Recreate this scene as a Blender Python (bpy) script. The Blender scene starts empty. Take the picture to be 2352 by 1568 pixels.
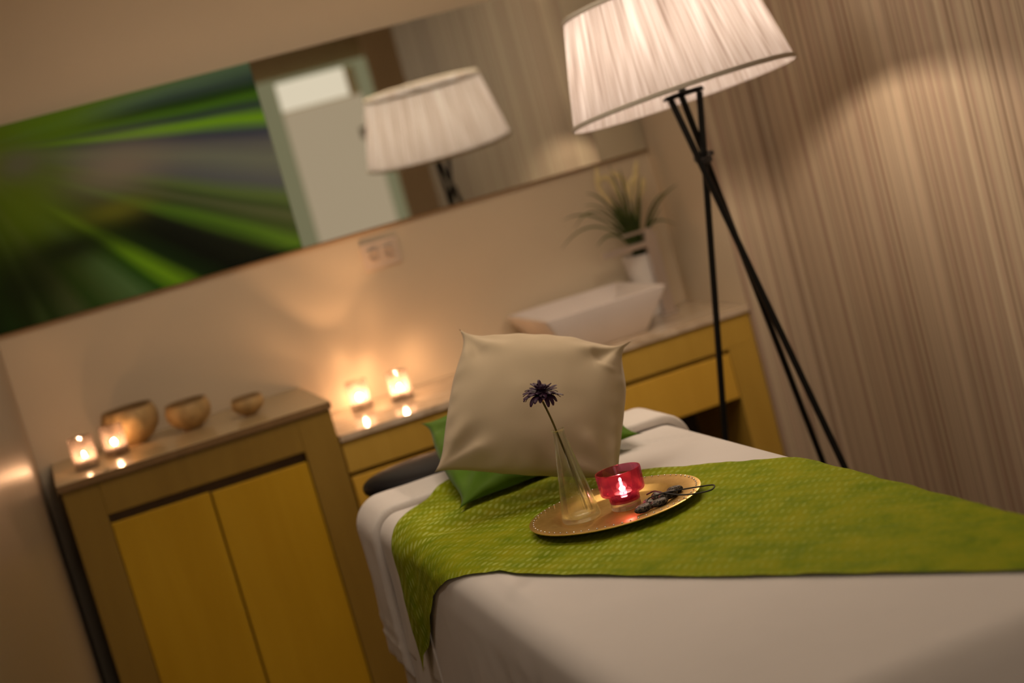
import bpy, bmesh, math, random
from mathutils import Vector, Matrix, noise
random.seed(7)
PI = math.pi
S = bpy.context.scene
COL = S.collection

# ------------------------------------------------------------------ camera, world, big lights, exposure
cam_d = bpy.data.cameras.new('camera')
cam = bpy.data.objects.new('camera', cam_d)
COL.objects.link(cam)
R = Vector((0.92090768, -0.28735233, -0.26335848))
U = Vector((0.28960554, 0.05221021, 0.95572105))
F = Vector((0.26087867, 0.95640093, -0.13129961))
CAM = Vector((-1.977, -5.04, 1.553))
cam.matrix_world = Matrix(((R.x, U.x, -F.x, CAM.x), (R.y, U.y, -F.y, CAM.y), (R.z, U.z, -F.z, CAM.z), (0, 0, 0, 1)))
cam_d.sensor_width = 36.0
cam_d.lens = 3841.4 / 2352 * 36.0
cam_d.clip_start = 0.05
cam_d.dof.use_dof = True
cam_d.dof.focus_distance = 3.04
cam_d.dof.aperture_fstop = 2.1
S.camera = cam

W = bpy.data.worlds.new('world')
S.world = W
W.use_nodes = True
W.node_tree.nodes['Background'].inputs[0].default_value = (1.0, 0.8, 0.6, 1)
W.node_tree.nodes['Background'].inputs[1].default_value = 0.02

S.view_settings.view_transform = 'Standard'
S.view_settings.look = 'None'
S.view_settings.exposure = 0.0
S.view_settings.gamma = 1.0
S.view_settings.use_curve_mapping = False
try:
    S.cycles.use_denoising = True
    S.cycles.max_bounces = 10
    S.cycles.transparent_max_bounces = 24
    S.cycles.transmission_bounces = 12
    S.cycles.sample_clamp_indirect = 4.0
    S.cycles.caustics_reflective = False
    S.cycles.caustics_refractive = False
except Exception:
    pass

def light(name, kind, loc, power, color, size=0.1, rot=(0, 0, 0), spot=None):
    d = bpy.data.lights.new(name, kind)
    d.energy = power
    d.color = color
    if kind == 'AREA':
        d.shape = 'DISK'
        d.size = size
    else:
        d.shadow_soft_size = size
    if spot:
        d.spot_size = spot
        d.spot_blend = 0.6
    o = bpy.data.objects.new(name, d)
    COL.objects.link(o)
    o.location = loc
    o.rotation_euler = rot
    return o

WARM = (1.0, 0.74, 0.50)
BULB_E = 410.0
# unseen ceiling fill lights, added to raise the room's brightness (their fittings are built below)
for (lx, ly, lp, ls) in ((-1.15, -1.55, 6.0, 1.1), (-1.15, -4.3, 2.5, 0.16)):
    light('added_ceiling_fill', 'AREA', (lx, ly, 2.44), lp, (1.0, 0.80, 0.63), ls)

light('added_left_fill', 'AREA', (-1.98, -2.40, 2.05), 3.8, (1.0, 0.82, 0.66), 0.34, rot=(0, math.radians(-68), 0))  # added unseen fill for the hanging left side of the bed
light('added_front_fill', 'AREA', (-1.45, -6.08, 1.85), 8.0, (1.0, 0.82, 0.66), 1.0, rot=(math.radians(90), 0, 0))  # added unseen fill from behind the camera

# ------------------------------------------------------------------ material helpers
def lin(c):
    return tuple(((v / 255) / 12.92 if v / 255 <= 0.04045 else (((v / 255) + 0.055) / 1.055) ** 2.4) for v in c)

def new_mat(name):
    m = bpy.data.materials.new(name)
    m.use_nodes = True
    nt = m.node_tree
    for n in list(nt.nodes):
        nt.nodes.remove(n)
    out = nt.nodes.new('ShaderNodeOutputMaterial')
    return m, nt, out

def nd(nt, kind, **kw):
    n = nt.nodes.new(kind)
    for k, v in kw.items():
        if k.startswith('_'):
            n.inputs[k[1:].replace('_', ' ')].default_value = v
        else:
            setattr(n, k, v)
    return n

def math_n(nt, op, a, b=None, c=None, clamp=False):
    n = nt.nodes.new('ShaderNodeMath')
    n.operation = op
    n.use_clamp = clamp
    for i, v in enumerate((a, b, c)):
        if v is None:
            continue
        if isinstance(v, (int, float)):
            n.inputs[i].default_value = v
        else:
            nt.links.new(v, n.inputs[i])
    return n.outputs[0]

def mixc(nt, fac, a, b, mode='MIX'):
    n = nt.nodes.new('ShaderNodeMix')
    n.data_type = 'RGBA'
    n.blend_type = mode
    for sock, v in ((n.inputs[0], fac), (n.inputs[6], a), (n.inputs[7], b)):
        if isinstance(v, (int, float)):
            sock.default_value = v
        elif isinstance(v, tuple):
            sock.default_value = (*v[:3], 1)
        else:
            nt.links.new(v, sock)
    return n.outputs[2]

def ramp(nt, fac, stops, interp='LINEAR'):
    n = nt.nodes.new('ShaderNodeValToRGB')
    n.color_ramp.interpolation = interp
    e = n.color_ramp.elements
    while len(e) < len(stops):
        e.new(0.5)
    for i, (p, c) in enumerate(stops):
        e[i].position = p
        e[i].color = (*c[:3], 1)
    nt.links.new(fac, n.inputs[0])
    return n.outputs[0]

def noise_n(nt, vec, scale, detail=3, rough=0.55, dist=0.0):
    n = nt.nodes.new('ShaderNodeTexNoise')
    n.inputs['Scale'].default_value = scale
    n.inputs['Detail'].default_value = detail
    n.inputs['Roughness'].default_value = rough
    n.inputs['Distortion'].default_value = dist
    if vec is not None:
        nt.links.new(vec, n.inputs['Vector'])
    return n.outputs[0]

def coords(nt, kind='Object', scale=(1, 1, 1)):
    t = nt.nodes.new('ShaderNodeTexCoord')
    m = nt.nodes.new('ShaderNodeMapping')
    m.inputs['Scale'].default_value = scale
    nt.links.new(t.outputs[kind], m.inputs['Vector'])
    return m.outputs[0]

def bump(nt, h, strength=0.2, dist=0.01):
    b = nt.nodes.new('ShaderNodeBump')
    b.inputs['Strength'].default_value = strength
    b.inputs['Distance'].default_value = dist
    nt.links.new(h, b.inputs['Height'])
    return b.outputs[0]

def principled(name, color, rough=0.6, metal=0.0, spec=0.4, var=0.0, vscale=8, vstretch=(1, 1, 1), bmp=0.0, bscale=60, bdist=0.002, **kw):
    m, nt, out = new_mat(name)
    p = nt.nodes.new('ShaderNodeBsdfPrincipled')
    p.inputs['Roughness'].default_value = rough
    p.inputs['Metallic'].default_value = metal
    p.inputs['Specular IOR Level'].default_value = spec
    v = coords(nt, 'Object', vstretch)
    nz = noise_n(nt, v, vscale, 4)
    if var > 0:
        hi = tuple(min(1, c * (1 + var)) for c in color)
        lo = tuple(c * (1 - var) for c in color)
        nt.links.new(ramp(nt, nz, [(0.3, lo), (0.7, hi)]), p.inputs['Base Color'])
    else:
        nt.links.new(ramp(nt, nz, [(0.3, tuple(c * 0.96 for c in color)), (0.7, tuple(min(1, c * 1.04) for c in color))]), p.inputs['Base Color'])
    if bmp > 0:
        nt.links.new(bump(nt, noise_n(nt, coords(nt, 'Object'), bscale, 3), bmp, bdist), p.inputs['Normal'])
    for k, val in kw.items():
        p.inputs[k.replace('_', ' ')].default_value = val
    nt.links.new(p.outputs[0], out.inputs[0])
    return m

M = {}
M['plaster'] = principled('cream painted plaster', (0.62, 0.53, 0.385), 0.55, spec=0.3, var=0.03, vscale=2, bmp=0.05, bscale=120)
M['ceiling'] = principled('ceiling paint', (0.78, 0.72, 0.62), 0.8, var=0.02)
M['floor'] = principled('dark wood floor', (0.12, 0.065, 0.03), 0.45, var=0.3, vscale=3, vstretch=(8, 1, 1))
M['post'] = principled('brown painted wall', (0.55, 0.43, 0.27), 0.6, var=0.05)

def wallpaper(name, gloss=0.55, k=1.0, contrast=1.0):
    m, nt, out = new_mat(name)
    p = nt.nodes.new('ShaderNodeBsdfPrincipled')
    p.inputs['Roughness'].default_value = gloss
    p.inputs['Specular IOR Level'].default_value = 0.25
    t = nt.nodes.new('ShaderNodeTexCoord')
    s = nt.nodes.new('ShaderNodeSeparateXYZ')
    nt.links.new(t.outputs['Object'], s.inputs[0])
    c = math_n(nt, 'ADD', s.outputs[0], s.outputs[1])
    def n1(freq, det, off):
        cx = nt.nodes.new('ShaderNodeCombineXYZ')
        nt.links.new(math_n(nt, 'MULTIPLY', c, freq), cx.inputs[0])
        cx.inputs[1].default_value = off
        nt.links.new(math_n(nt, 'MULTIPLY', s.outputs[2], 0.15), cx.inputs[2])
        return noise_n(nt, cx.outputs[0], 1.0, det, 0.6)
    a, b, d = n1(58, 2, 3.1), n1(19, 2, 9.7), n1(150, 1, 5.5)
    v = math_n(nt, 'ADD', math_n(nt, 'MULTIPLY', a, 0.5), math_n(nt, 'ADD', math_n(nt, 'MULTIPLY', b, 0.20), math_n(nt, 'MULTIPLY', d, 0.30)))
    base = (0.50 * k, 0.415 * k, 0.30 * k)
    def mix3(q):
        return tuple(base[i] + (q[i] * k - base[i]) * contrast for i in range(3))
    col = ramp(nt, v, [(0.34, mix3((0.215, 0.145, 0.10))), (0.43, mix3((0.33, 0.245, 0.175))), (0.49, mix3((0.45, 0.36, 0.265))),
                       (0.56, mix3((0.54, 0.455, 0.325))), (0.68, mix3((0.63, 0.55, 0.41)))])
    pk = n1(34, 1, 17.0)
    col = mixc(nt, math_n(nt, 'MULTIPLY', math_n(nt, 'GREATER_THAN', pk, 0.54), 0.30), col, tuple(q * k for q in (0.50, 0.345, 0.27)))
    nt.links.new(col, p.inputs['Base Color'])
    nt.links.new(bump(nt, v, 0.25, 0.002), p.inputs['Normal'])
    nt.links.new(p.outputs[0], out.inputs[0])
    return m
M['wallpaper'] = wallpaper('striped wallpaper')
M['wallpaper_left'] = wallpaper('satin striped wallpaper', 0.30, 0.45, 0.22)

# wood
def wood(name, c1, c2, rough=0.45):
    m, nt, out = new_mat(name)
    p = nt.nodes.new('ShaderNodeBsdfPrincipled')
    p.inputs['Roughness'].default_value = rough
    p.inputs['Specular IOR Level'].default_value = 0.3
    n = noise_n(nt, coords(nt, 'Object', (14, 14, 1.6)), 1.0, 4, 0.6, 0.4)
    n2 = noise_n(nt, coords(nt, 'Object', (1, 1, 1)), 1.4, 2)
    col = ramp(nt, math_n(nt, 'ADD', math_n(nt, 'MULTIPLY', n, 0.6), math_n(nt, 'MULTIPLY', n2, 0.4)), [(0.35, c1), (0.65, c2)])
    nt.links.new(col, p.inputs['Base Color'])
    nt.links.new(p.outputs[0], out.inputs[0])
    return m
M['oak'] = wood('honey wood frame', (0.25, 0.150, 0.024), (0.31, 0.195, 0.034))
M['oak_door'] = wood('ochre wood door', (0.47, 0.27, 0.009), (0.54, 0.325, 0.016))
M['oak_lit'] = wood('lamplit ochre wood', (0.44, 0.275, 0.040), (0.52, 0.335, 0.058))  # lighter copy of the frame wood; lamp light put into the colour
M['oak_drawer_lit'] = wood('lamplit orange ochre drawer wood', (0.58, 0.345, 0.040), (0.66, 0.405, 0.055))  # lighter copy of the door wood, with the lamp's light in its colour
M['wood_edge'] = wood('brown wood edge', (0.20, 0.115, 0.045), (0.26, 0.155, 0.065))
M['cab_top'] = principled('pale cabinet top', (0.46, 0.35, 0.19), 0.22, spec=0.4, var=0.03)
M['inside'] = principled('dark cabinet inside', (0.055, 0.035, 0.018), 0.7)

def marble():
    m, nt, out = new_mat('polished cream stone')
    p = nt.nodes.new('ShaderNodeBsdfPrincipled')
    p.inputs['Roughness'].default_value = 0.10
    p.inputs['Specular IOR Level'].default_value = 0.6
    n = noise_n(nt, coords(nt, 'Object', (1, 2.5, 1)), 7, 6, 0.65, 1.2)
    nt.links.new(ramp(nt, n, [(0.3, (0.36, 0.27, 0.17)), (0.5, (0.56, 0.45, 0.32)), (0.7, (0.66, 0.56, 0.43))]), p.inputs['Base Color'])
    nt.links.new(p.outputs[0], out.inputs[0])
    return m
M['stone_top'] = marble()
M['ceramic'] = principled('white ceramic', (0.72, 0.66, 0.62), 0.18, spec=0.5)
M['pot'] = principled('white pot', (0.66, 0.62, 0.57), 0.5)
M['chrome'] = principled('brushed chrome', (0.62, 0.56, 0.53), 0.28, metal=0.9)
M['black_metal'] = principled('black metal', (0.004, 0.004, 0.0035), 0.5, spec=0.2)
M['black_leather'] = principled('black leatherette', (0.009, 0.008, 0.009), 0.5, spec=0.15, bmp=0.05, bscale=300)
M['white_plastic'] = principled('white plastic', (0.60, 0.50, 0.40), 0.4)
M['soil'] = principled('dark soil', (0.010, 0.012, 0.006), 0.9)
M['leaf'] = principled('green blade leaf', (0.055, 0.085, 0.018), 0.5, var=0.5, vscale=14)
M['plume'] = principled('straw plume', (0.72, 0.62, 0.32), 0.8, var=0.2, vscale=50)
M['bowl'] = principled('carved pale wood bowl', (0.42, 0.28, 0.115), 0.6, var=0.25, vscale=34, vstretch=(1, 1, 0.6), bmp=0.5, bscale=45, bdist=0.006)
M['bowl_rim'] = principled('dark bowl rim', (0.26, 0.165, 0.07), 0.5)
M['petal'] = principled('dark purple petal', (0.036, 0.006, 0.034), 0.6, var=0.4, vscale=90)
M['stem'] = principled('olive flower stem', (0.13, 0.095, 0.015), 0.6, var=0.2, vscale=60)
M['calyx'] = principled('yellow brown calyx', (0.40, 0.22, 0.05), 0.6)
M['cord'] = principled('black leather cord', (0.012, 0.009, 0.006), 0.5)
M['wax'] = principled('white wax', (0.85, 0.78, 0.66), 0.4, spec=0.4)
M['tin'] = principled('tin cup', (0.75, 0.72, 0.68), 0.25, metal=1.0)
M['wick'] = principled('burnt wick', (0.01, 0.01, 0.01), 0.9)
M['bead'] = principled('silver bead', (0.78, 0.76, 0.72), 0.15, metal=1.0)
M['trim'] = principled('grey shade trim', (0.44, 0.40, 0.33), 0.8, bmp=0.3, bscale=200)

def emit(name, color, strength):
    m, nt, out = new_mat(name)
    e = nt.nodes.new('ShaderNodeEmission')
    e.inputs[0].default_value = (*color, 1)
    e.inputs[1].default_value = strength
    nt.links.new(e.outputs[0], out.inputs[0])
    return m
def flame_mat(name, color, strength):
    m, nt, out = new_mat(name)
    e = nt.nodes.new('ShaderNodeEmission')
    e.inputs[0].default_value = (*color, 1)
    e.inputs[1].default_value = strength
    t_ = nt.nodes.new('ShaderNodeBsdfTransparent')
    a_ = nt.nodes.new('ShaderNodeAddShader')
    nt.links.new(e.outputs[0], a_.inputs[0])
    nt.links.new(t_.outputs[0], a_.inputs[1])
    nt.links.new(a_.outputs[0], out.inputs[0])
    return m
M['flame'] = flame_mat('candle flame', (1.0, 0.62, 0.33), 22)
M['flame_pink'] = flame_mat('candle flame behind pink glass', (1.0, 0.62, 0.40), 8)
M['bulb'] = emit('lit frosted bulb', (1.0, 0.76, 0.56), BULB_E)
M['transom'] = emit('lit transom pane', (1.0, 0.84, 0.66), 0.85)
M['fill_glow'] = emit('dimmed downlight', (1.0, 0.8, 0.6), 2.5)  # glow of the added fill lamps only

def gold():
    m, nt, out = new_mat('brushed brass tray')
    p = nt.nodes.new('ShaderNodeBsdfPrincipled')
    p.inputs['Metallic'].default_value = 1.0
    n = noise_n(nt, coords(nt, 'Object', (1, 1, 1)), 38, 5, 0.7)
    nt.links.new(ramp(nt, n, [(0.3, (0.68, 0.42, 0.12)), (0.7, (0.85, 0.58, 0.20))]), p.inputs['Base Color'])
    p.inputs['Roughness'].default_value = 0.33
    nt.links.new(bump(nt, noise_n(nt, coords(nt, 'Object', (60, 900, 1)), 1.0, 2), 0.08, 0.001), p.inputs['Normal'])
    nt.links.new(p.outputs[0], out.inputs[0])
    return m
M['gold'] = gold()

def fabric(name, c, var=0.06, bs=0.15, wscale=600, rough=0.95, sheen=0.15):
    m, nt, out = new_mat(name)
    p = nt.nodes.new('ShaderNodeBsdfPrincipled')
    p.inputs['Roughness'].default_value = rough
    p.inputs['Specular IOR Level'].default_value = 0.1
    p.inputs['Sheen Weight'].default_value = sheen
    n = noise_n(nt, coords(nt, 'Object'), 5, 3)
    nt.links.new(ramp(nt, n, [(0.3, tuple(x * (1 - var) for x in c)), (0.7, tuple(min(1, x * (1 + var)) for x in c))]), p.inputs['Base Color'])
    nt.links.new(bump(nt, noise_n(nt, coords(nt, 'Object'), wscale, 2), bs, 0.001), p.inputs['Normal'])
    nt.links.new(p.outputs[0], out.inputs[0])
    return m
M['sheet'] = fabric('white cotton sheet', (0.71, 0.675, 0.645), 0.02, 0.05)
M['towel'] = fabric('white terry towel', (0.74, 0.70, 0.66), 0.03, 1.0, 240)
M['cream'] = fabric('cream cushion cotton', (0.52, 0.425, 0.29), 0.04, 0.12)
M['green_plush'] = fabric('bright green cushion fabric', (0.075, 0.165, 0.006), 0.10, 0.15, 300)

def runner_mat():
    m, nt, out = new_mat('green runner with pale dashes')
    p = nt.nodes.new('ShaderNodeBsdfPrincipled')
    p.inputs['Roughness'].default_value = 0.9
    p.inputs['Specular IOR Level'].default_value = 0.12
    t = nt.nodes.new('ShaderNodeTexCoord')
    s = nt.nodes.new('ShaderNodeSeparateXYZ')
    nt.links.new(t.outputs['UV'], s.inputs[0])
    wob = noise_n(nt, t.outputs['UV'], 9, 2)
    # u runs along the runner, v across it, both in metres; dashes lie in rows
    RU, RV = 0.0145, 0.0290
    v = math_n(nt, 'ADD', math_n(nt, 'DIVIDE', s.outputs[1], RV), math_n(nt, 'MULTIPLY', wob, 0.8))
    row = math_n(nt, 'FLOOR', v)
    hh = math_n(nt, 'FRACT', math_n(nt, 'MULTIPLY', math_n(nt, 'SINE', math_n(nt, 'MULTIPLY', row, 12.9898)), 43758.5453))
    u = math_n(nt, 'ADD', math_n(nt, 'ADD', math_n(nt, 'DIVIDE', s.outputs[0], RU), math_n(nt, 'MULTIPLY', s.outputs[1], -14.0)), hh)
    fu = math_n(nt, 'SUBTRACT', math_n(nt, 'FRACT', u), 0.5)
    fv = math_n(nt, 'SUBTRACT', math_n(nt, 'FRACT', v), 0.5)
    cell = nt.nodes.new('ShaderNodeCombineXYZ')
    nt.links.new(math_n(nt, 'FLOOR', u), cell.inputs[0])
    nt.links.new(row, cell.inputs[1])
    wn = nt.nodes.new('ShaderNodeTexWhiteNoise')
    wn.noise_dimensions = '2D'
    nt.links.new(cell.outputs[0], wn.inputs['Vector'])
    rnd = wn.outputs['Value']
    d = math_n(nt, 'ADD', math_n(nt, 'POWER', math_n(nt, 'MULTIPLY', fu, 3.3), 2), math_n(nt, 'POWER', math_n(nt, 'MULTIPLY', fv, 2.7), 2))
    dash = math_n(nt, 'SUBTRACT', 1.25, d, clamp=True)
    big = noise_n(nt, t.outputs['UV'], 3.2, 3)
    fade = math_n(nt, 'MULTIPLY', ramp(nt, big, [(0.34, (0.25,) * 3), (0.58, (1,) * 3)]), math_n(nt, 'SUBTRACT', 1.15, math_n(nt, 'MULTIPLY', s.outputs[0], 0.85)), clamp=True)
    fac = math_n(nt, 'MULTIPLY', math_n(nt, 'MULTIPLY', dash, math_n(nt, 'MULTIPLY_ADD', rnd, 0.75, 0.2)), fade, clamp=True)
    fac = math_n(nt, 'MULTIPLY', fac, 0.85)
    gr = ramp(nt, noise_n(nt, t.outputs['UV'], 14, 5, 0.7), [(0.32, (0.15, 0.225, 0.003)), (0.5, (0.235, 0.285, 0.004)), (0.68, (0.30, 0.315, 0.006))])
    col = mixc(nt, fac, gr, (0.55, 0.64, 0.17))
    nt.links.new(col, p.inputs['Base Color'])
    h = math_n(nt, 'ADD', noise_n(nt, t.outputs['UV'], 40, 4, 0.65), math_n(nt, 'MULTIPLY', dash, 0.15))
    nt.links.new(bump(nt, h, 0.35, 0.006), p.inputs['Normal'])
    nt.links.new(p.outputs[0], out.inputs[0])
    return m
M['runner'] = runner_mat()

def shade_mat():
    m, nt, out = new_mat('pleated shade fabric')
    t = nt.nodes.new('ShaderNodeTexCoord')
    s = nt.nodes.new('ShaderNodeSeparateXYZ')
    nt.links.new(t.outputs['UV'], s.inputs[0])
    def n1(freq, det, off, skew=0.0):
        cx = nt.nodes.new('ShaderNodeCombineXYZ')
        a = math_n(nt, 'MULTIPLY', s.outputs[0], freq)
        nt.links.new(math_n(nt, 'ADD', a, math_n(nt, 'MULTIPLY', s.outputs[1], skew)), cx.inputs[0])
        nt.links.new(math_n(nt, 'MULTIPLY', s.outputs[1], 0.5), cx.inputs[1])
        cx.inputs[2].default_value = off
        return noise_n(nt, cx.outputs[0], 1.0, det, 0.6)
    a = n1(210, 2, 1.0, 2.0)
    b = n1(38, 1, 4.0, -1.0)
    v = math_n(nt, 'ADD', math_n(nt, 'MULTIPLY', a, 0.68), math_n(nt, 'MULTIPLY', b, 0.32))
    col = ramp(nt, v, [(0.36, (0.17, 0.140, 0.130)), (0.46, (0.27, 0.243, 0.238)), (0.55, (0.33, 0.310, 0.314)), (0.66, (0.43, 0.420, 0.435))])
    dif = nt.nodes.new('ShaderNodeBsdfDiffuse')
    tr = nt.nodes.new('ShaderNodeBsdfTranslucent')
    nt.links.new(col, dif.inputs[0])
    nt.links.new(col, tr.inputs[0])
    bp = bump(nt, v, 0.5, 0.004)
    nt.links.new(bp, dif.inputs['Normal'])
    mx = nt.nodes.new('ShaderNodeMixShader')
    mx.inputs[0].default_value = 0.45
    nt.links.new(dif.outputs[0], mx.inputs[1])
    nt.links.new(tr.outputs[0], mx.inputs[2])
    nt.links.new(mx.outputs[0], out.inputs[0])
    return m
M['shade'] = shade_mat()

def glass(name, tint, trans=0.55, rough=0.02, bmp=0.0, pattern=False, ior=1.45, body=0.0, btint=None):
    m, nt, out = new_mat(name)
    g = nt.nodes.new('ShaderNodeBsdfGlass')
    g.inputs['Color'].default_value = (*tint, 1)
    g.inputs['Roughness'].default_value = rough
    g.inputs['IOR'].default_value = ior
    tr = nt.nodes.new('ShaderNodeBsdfTransparent')
    tr.inputs['Color'].default_value = (*tint, 1)
    if pattern:
        vo = nt.nodes.new('ShaderNodeTexVoronoi')
        vo.feature = 'SMOOTH_F1'
        vo.inputs['Scale'].default_value = 50
        nt.links.new(coords(nt, 'Object', (1, 1, 0.8)), vo.inputs['Vector'])
        c = ramp(nt, vo.outputs['Distance'], [(0.14, (1, 1, 1)), (0.30, (0.72, 0.72, 0.72)), (0.60, (0.5, 0.5, 0.5))])
        nt.links.new(c, tr.inputs['Color'])
    if bmp > 0:
        vb = nt.nodes.new('ShaderNodeTexVoronoi')
        vb.inputs['Scale'].default_value = 70
        nt.links.new(coords(nt, 'Object'), vb.inputs['Vector'])
        nt.links.new(bump(nt, vb.outputs['Distance'], bmp, 0.01), g.inputs['Normal'])
    mx = nt.nodes.new('ShaderNodeMixShader')
    mx.inputs[0].default_value = trans
    nt.links.new(g.outputs[0], mx.inputs[1])
    nt.links.new(tr.outputs[0], mx.inputs[2])
    res = mx.outputs[0]
    if body > 0:
        df = nt.nodes.new('ShaderNodeBsdfTranslucent')
        df.inputs['Color'].default_value = (*(btint or tint), 1)
        m2 = nt.nodes.new('ShaderNodeMixShader')
        m2.inputs[0].default_value = body
        nt.links.new(res, m2.inputs[1])
        nt.links.new(df.outputs[0], m2.inputs[2])
        res = m2.outputs[0]
    nt.links.new(res, out.inputs[0])
    return m
M['crystal'] = glass('hammered crystal glass', (0.98, 0.95, 0.92), 0.70, 0.0, 0.0, True, body=0.034, btint=(1.0, 0.84, 0.76))
M['clear_glass'] = glass('clear glass', (0.97, 0.985, 0.96), 0.58, 0.0)
M['pink_glass'] = glass('cranberry pink glass', (0.86, 0.44, 0.61), 0.60, 0.0, body=0.03, btint=(0.55, 0.09, 0.21))
M['thick_clear'] = glass('thick clear glass base', (0.95, 0.92, 0.86), 0.3, 0.03)

m, nt, out = new_mat('mirror glass')
g = nt.nodes.new('ShaderNodeBsdfGlossy')
g.inputs['Roughness'].default_value = 0.0
nt.links.new(mixc(nt, 0.02, (0.83, 0.86, 0.80), noise_n(nt, coords(nt), 3)), g.inputs['Color'])
nt.links.new(g.outputs[0], out.inputs[0])
M['mirror'] = m

def artwork():
    # blurred photograph of grass blades: streaks fanning from a focus at the left
    m, nt, out = new_mat('printed green glass panel')
    p = nt.nodes.new('ShaderNodeBsdfPrincipled')
    p.inputs['Roughness'].default_value = 0.5
    p.inputs['Specular IOR Level'].default_value = 0.1
    t = nt.nodes.new('ShaderNodeTexCoord')
    s = nt.nodes.new('ShaderNodeSeparateXYZ')
    nt.links.new(t.outputs['Object'], s.inputs[0])
    # object space: x in metres from panel left, z in metres from panel bottom
    fx, fz = 0.043, 0.523
    dx = math_n(nt, 'SUBTRACT', s.outputs[0], fx)
    dz = math_n(nt, 'SUBTRACT', s.outputs[2], fz)
    ang = math_n(nt, 'ARCTAN2', dz, dx)
    r = math_n(nt, 'SQRT', math_n(nt, 'ADD', math_n(nt, 'MULTIPLY', dx, dx), math_n(nt, 'MULTIPLY', dz, dz)))
    cx = nt.nodes.new('ShaderNodeCombineXYZ')
    nt.links.new(math_n(nt, 'MULTIPLY', ang, 5.0), cx.inputs[0])
    nt.links.new(math_n(nt, 'MULTIPLY', r, 1.2), cx.inputs[1])
    warp = math_n(nt, 'MULTIPLY', math_n(nt, 'SUBTRACT', noise_n(nt, cx.outputs[0], 1.6, 2), 0.5), 0.05)
    A0, A1 = -1.72, 0.12
    f = math_n(nt, 'DIVIDE', math_n(nt, 'SUBTRACT', math_n(nt, 'ADD', ang, warp), A0), A1 - A0, clamp=True)
    K = (2.2, 2.5, 3.4)
    def c(a, b, d):
        return tuple(min(1, q * k) for q, k in zip(lin((a, b, d)), K))
    FAN = [(-1.72, (8, 14, 4)), (-1.567, (16, 34, 6)), (-1.471, (14, 26, 4)), (-1.392, (40, 54, 22)), (-1.34, (20, 36, 8)), (-1.225, (54, 62, 32)), (-1.131, (28, 50, 12)),
           (-1.057, (46, 64, 26)), (-0.953, (60, 84, 42)), (-0.865, (26, 56, 8)), (-0.81, (84, 122, 14)), (-0.74, (14, 30, 6)), (-0.66, (8, 12, 4)), (-0.58, (14, 18, 8)),
           (-0.526, (60, 90, 20)), (-0.49, (46, 60, 24)), (-0.455, (62, 70, 40)), (-0.428, (48, 62, 28)), (-0.395, (66, 84, 38)), (-0.345, (66, 70, 66)),
           (-0.262, (84, 90, 72)), (-0.216, (72, 74, 66)), (-0.178, (42, 46, 56)), (-0.135, (88, 132, 8)), (-0.093, (32, 44, 42)), (-0.058, (50, 86, 10)), (-0.028, (22, 46, 6)), (0.01, (38, 54, 44)), (0.05, (62, 84, 58)), (0.12, (64, 90, 20))]
    col = ramp(nt, f, [((a_ - A0) / (A1 - A0), c(*q)) for a_, q in FAN], 'LINEAR')
    # out of focus spots of colour
    def blob(x0, z0, sx, sz):
        a = math_n(nt, 'POWER', math_n(nt, 'DIVIDE', math_n(nt, 'SUBTRACT', s.outputs[0], x0), sx), 2)
        b = math_n(nt, 'POWER', math_n(nt, 'DIVIDE', math_n(nt, 'SUBTRACT', s.outputs[2], z0), sz), 2)
        return math_n(nt, 'EXPONENT', math_n(nt, 'MULTIPLY', math_n(nt, 'ADD', a, b), -1.0))
    for (bx, bz, sx, sz, k, q) in ((0.20, 0.36, 0.17, 0.22, 1.0, (62, 80, 4)), (0.10, 0.50, 0.12, 0.12, 0.9, (70, 80, 8)), (0.33, 0.535, 0.17, 0.050, 0.85, (68, 96, 8)),
                                   (0.46, 0.375, 0.15, 0.075, 0.88, (100, 92, 72)), (0.20, 0.455, 0.075, 0.045, 0.8, (76, 74, 56)), (0.42, 0.255, 0.10, 0.035, 0.75, (86, 88, 20)),
                                   (0.13, 0.12, 0.16, 0.10, 0.8, (10, 15, 3)), (0.27, 0.185, 0.17, 0.050, 0.9, (14, 20, 4))):
        col = mixc(nt, math_n(nt, 'MULTIPLY', blob(bx, bz, sx, sz), k, clamp=True), col, c(*q))
    nt.links.new(col, p.inputs['Base Color'])
    nt.links.new(p.outputs[0], out.inputs[0])
    return m
M['artwork'] = artwork()

def pendant_mat():
    m, nt, out = new_mat('engraved dark pendant')
    p = nt.nodes.new('ShaderNodeBsdfPrincipled')
    p.inputs['Roughness'].default_value = 0.5
    p.inputs['Specular IOR Level'].default_value = 0.25
    v = nt.nodes.new('ShaderNodeTexVoronoi')
    v.feature = 'DISTANCE_TO_EDGE'
    v.inputs['Scale'].default_value = 150
    nt.links.new(coords(nt, 'Object'), v.inputs['Vector'])
    nt.links.new(ramp(nt, v.outputs['Distance'], [(0.02, (0.20, 0.16, 0.11)), (0.10, (0.022, 0.018, 0.014)), (0.5, (0.040, 0.035, 0.028))]), p.inputs['Base Color'])
    nt.links.new(p.outputs[0], out.inputs[0])
    return m
M['pendant'] = pendant_mat()
M['frosted'] = emit('frosted glass door with added glow', (1.0, 0.76, 0.52), 0.42)  # glow put into the glass to brighten the door; no light stands behind
M['green_glass'] = emit('green tinted glass with added glow', (1.0, 0.90, 0.52), 0.20)  # same added glow, used on the side strip and the door frame

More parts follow.
